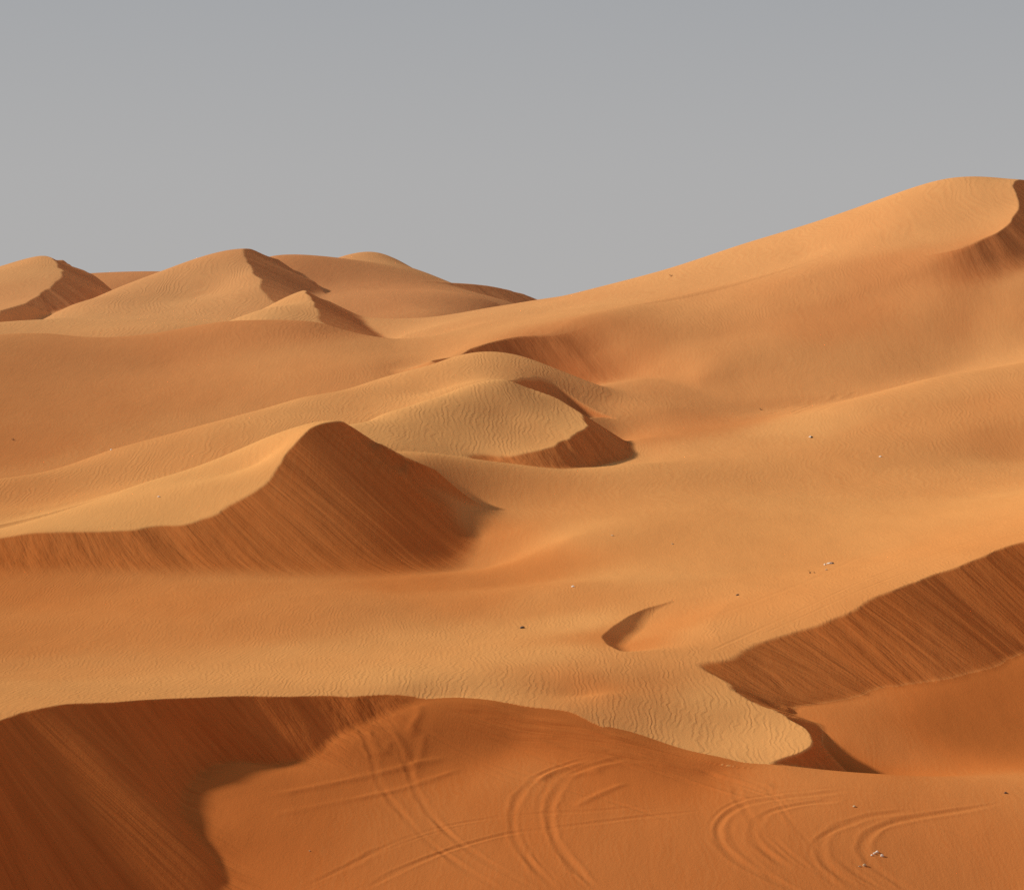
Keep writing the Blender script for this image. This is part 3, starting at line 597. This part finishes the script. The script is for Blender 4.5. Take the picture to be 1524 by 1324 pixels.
def stone_mesh(name, sx, sy, sz, mat, seed):
    bm = bmesh.new(); bmesh.ops.create_icosphere(bm, subdivisions=3, radius=1)
    r = random.Random(seed); cuts = [(Vector((r.uniform(-1,1), r.uniform(-1,1), r.uniform(-.3,1))).normalized(), r.uniform(.55,.85)) for _ in range(9)]
    for v in bm.verts:
        p = v.co.copy()
        for n, d in cuts:
            t = p.dot(n)
            if t > d: p -= n*(t-d)*.9
        k = 1 + .08*math.sin(p.x*7+seed)*math.cos(p.y*6+seed*2) + .04*math.sin(p.z*13+seed)
        v.co = Vector((p.x*sx*k, p.y*sy*k, (p.z+.35)*sz*k))
    me = bpy.data.meshes.new(name); bm.to_mesh(me); bm.free(); me.materials.append(mat); return me
def twig_mesh(name, n, h, mat, seed):
    bm = bmesh.new(); r = random.Random(seed)
    for i in range(n):
        a = r.uniform(0, 6.28); lean = r.uniform(.3, 1.2); L_ = h*r.uniform(.6, 1.1); p = Vector((r.uniform(-.03,.03), r.uniform(-.03,.03), -.03)); d = Vector((math.cos(a)*lean, math.sin(a)*lean, 1)).normalized()
        rings = []
        for k in range(5):
            rad = .012*(1-k/5.2); u_ = d.orthogonal().normalized(); w_ = d.cross(u_)
            rings.append([bm.verts.new(p + (u_*math.cos(t*1.257)+w_*math.sin(t*1.257))*rad) for t in range(5)])
            p = p + d*L_/4; d = (d + Vector((r.uniform(-.35,.35), r.uniform(-.35,.35), r.uniform(-.3,.1)))).normalized()
        for a_, b_ in zip(rings[:-1], rings[1:]):
            for t in range(5): bm.faces.new((a_[t], a_[(t+1)%5], b_[(t+1)%5], b_[t]))
    me = bpy.data.meshes.new(name); bm.to_mesh(me); bm.free(); me.materials.append(mat); return me
zfin = z.reshape(R_, C_)
LITTER = [ # name, u, v, (sx, sy, sz) or (stems, height), material, label, category, group
 ('pale_stone', 1297.5, 1272.5, (.075,.07,.05), PALE, 'leftmost pale stone of the small row beside the rightmost curved wheel track', 'stone', 'pale stones by the wheel track'),
 ('pale_stone', 1301.3, 1270, (.085,.08,.07), PALE, 'second pale stone from the left in the row beside the wheel track', 'stone', 'pale stones by the wheel track'),
 ('pale_stone', 1305, 1268, (.10,.09,.08), PALE, 'highest and largest pale stone in the row beside the wheel track', 'stone', 'pale stones by the wheel track'),
 ('pale_stone', 1312.6, 1273.5, (.11,.10,.10), PALE, 'bright pale stone standing apart at the right end of the row by the track', 'stone', 'pale stones by the wheel track'),
 ('tan_stone', 1286.5, 1288, (.13,.11,.09), TAN, 'tan stone with a dark underside between the two rightmost wheel tracks', 'stone', 'tan stones between the wheel tracks'),
 ('tan_stone', 1279.5, 1289, (.08,.08,.04), TAN, 'small flat tan stone just left of the tan stone between the wheel tracks', 'stone', 'tan stones between the wheel tracks'),
 ('dark_rock', 777.5, 934.5, (.20,.17,.13), DARK, 'dark angular rock alone on the rippled sand left of the small hollow', 'rock', ''),
 ('pale_stone', 853, 873, (.17,.15,.09), PALE, 'pale flat stone at the rim of the bowl behind the rippled flat', 'stone', ''),
 ('dark_rock', 1097.5, 885.5, (.15,.13,.08), DARK, 'small dark rock on the smooth sand right of the hollow', 'rock', ''),
 ('pale_stone', 1228, 840.5, (.12,.12,.10), PALE, 'round pale stone at the left end of the long white stone, mid right', 'stone', 'stones above the right hand crest'),
 ('long_pale_stone', 1235.5, 838.8, (.33,.14,.10), PALE, 'long white stone lying on smooth sand above the right hand crest', 'stone', 'stones above the right hand crest'),
 ('dark_rock', 1239.3, 838.8, (.10,.10,.12), DARK, 'dark knob touching the right end of the long white stone', 'rock', 'stones above the right hand crest'),
 ('tan_stone', 1230, 848, (.15,.13,.07), TAN, 'tan stone below the long white stone above the right hand crest', 'stone', 'stones above the right hand crest'),
 ('dead_twig', 1205.5, 853, (7,.30), WOOD, 'short dark twig poking from the sand left of the stones', 'twig', 'dead twigs left of the stones'),
 ('dead_twig', 1212, 852.5, (5,.18), WOOD, 'lower darker twig between the taller twig and the tan stone', 'twig', 'dead twigs left of the stones'),
 ('dead_shrub', 19.7, 655, (14,.34), WOOD, 'tiny dark dead shrub on the smooth orange slope at the left edge', 'dead shrub', ''),
 ('pale_stone', 165.4, 669.5, (.14,.14,.10), PALE, 'tiny pale stone on the crest line of the long left ridge', 'stone', ''),
 ('pale_stone', 236.5, 739.5, (.13,.12,.09), PALE, 'small pale stone on the bright flank of the pointed middle dune', 'stone', ''),
 ('pale_stone', 1205.8, 651, (.16,.16,.14), PALE, 'pale stone with a dark shaded right side below the far right ridge', 'stone', ''),
 ('dark_rock', 1208.4, 651.3, (.16,.15,.13), DARK, 'dark rock leaning on the pale stone below the far right ridge', 'rock', ''),
 ('pale_stone', 1310, 679.5, (.17,.15,.09), PALE, 'faint pale stone on the flat below the far right ridge', 'stone', ''),
 ('dead_shrub', 1133, 610, (12,.36), WOOD, 'dark dead shrub at the left end of the trampled far sand patch', 'dead shrub', ''),
 ('dead_shrub', 998.5, 411.5, (12,.5), WOOD, 'dark dead shrub high on the long slope of the tallest dune', 'dead shrub', ''),
 ('tan_stone', 911.5, 797, (.13,.12,.07), TAN, 'faint tan stone on the wide smooth slope, left of the two there', 'stone', 'tan stones on the wide smooth slope'),
 ('tan_stone', 1000.8, 809.5, (.12,.10,.06), TAN, 'faint tan stone on the wide smooth slope, right of the two there', 'stone', 'tan stones on the wide smooth slope'),
 ('dark_rock', 1497, 1180, (.12,.10,.07), DARK, 'dark rock on the foreground crest near the right edge', 'rock', ''),
 ('tan_stone', 461, 1266, (.06,.05,.04), TAN, 'single tiny tan stone on the empty foreground sand left of the wheel tracks', 'stone', ''),
 ('tan_stone', 1271, 1200, (.10,.09,.06), TAN, 'tan stone inside the curve of the wheel tracks below the dark shadow wedge', 'stone', ''),
]
for i, (nm, u, v, dim, mat, lab, cat, grp) in enumerate(LITTER):
    p = sight(u, v, zfin)
    if p is None: print('no ground', nm, u, v); continue
    me = stone_mesh(nm, *[q * .8 for q in dim], mat, i+3) if len(dim) == 3 else twig_mesh(nm, dim[0], dim[1], mat, i+3)
    o = bpy.data.objects.new(nm, me); bpy.context.collection.objects.link(o); o.location = p
    o.rotation_euler = (0, 0, 0 if 'long' in nm else i*1.7)
    o['label'] = lab; o['category'] = cat
    if grp: o['group'] = grp
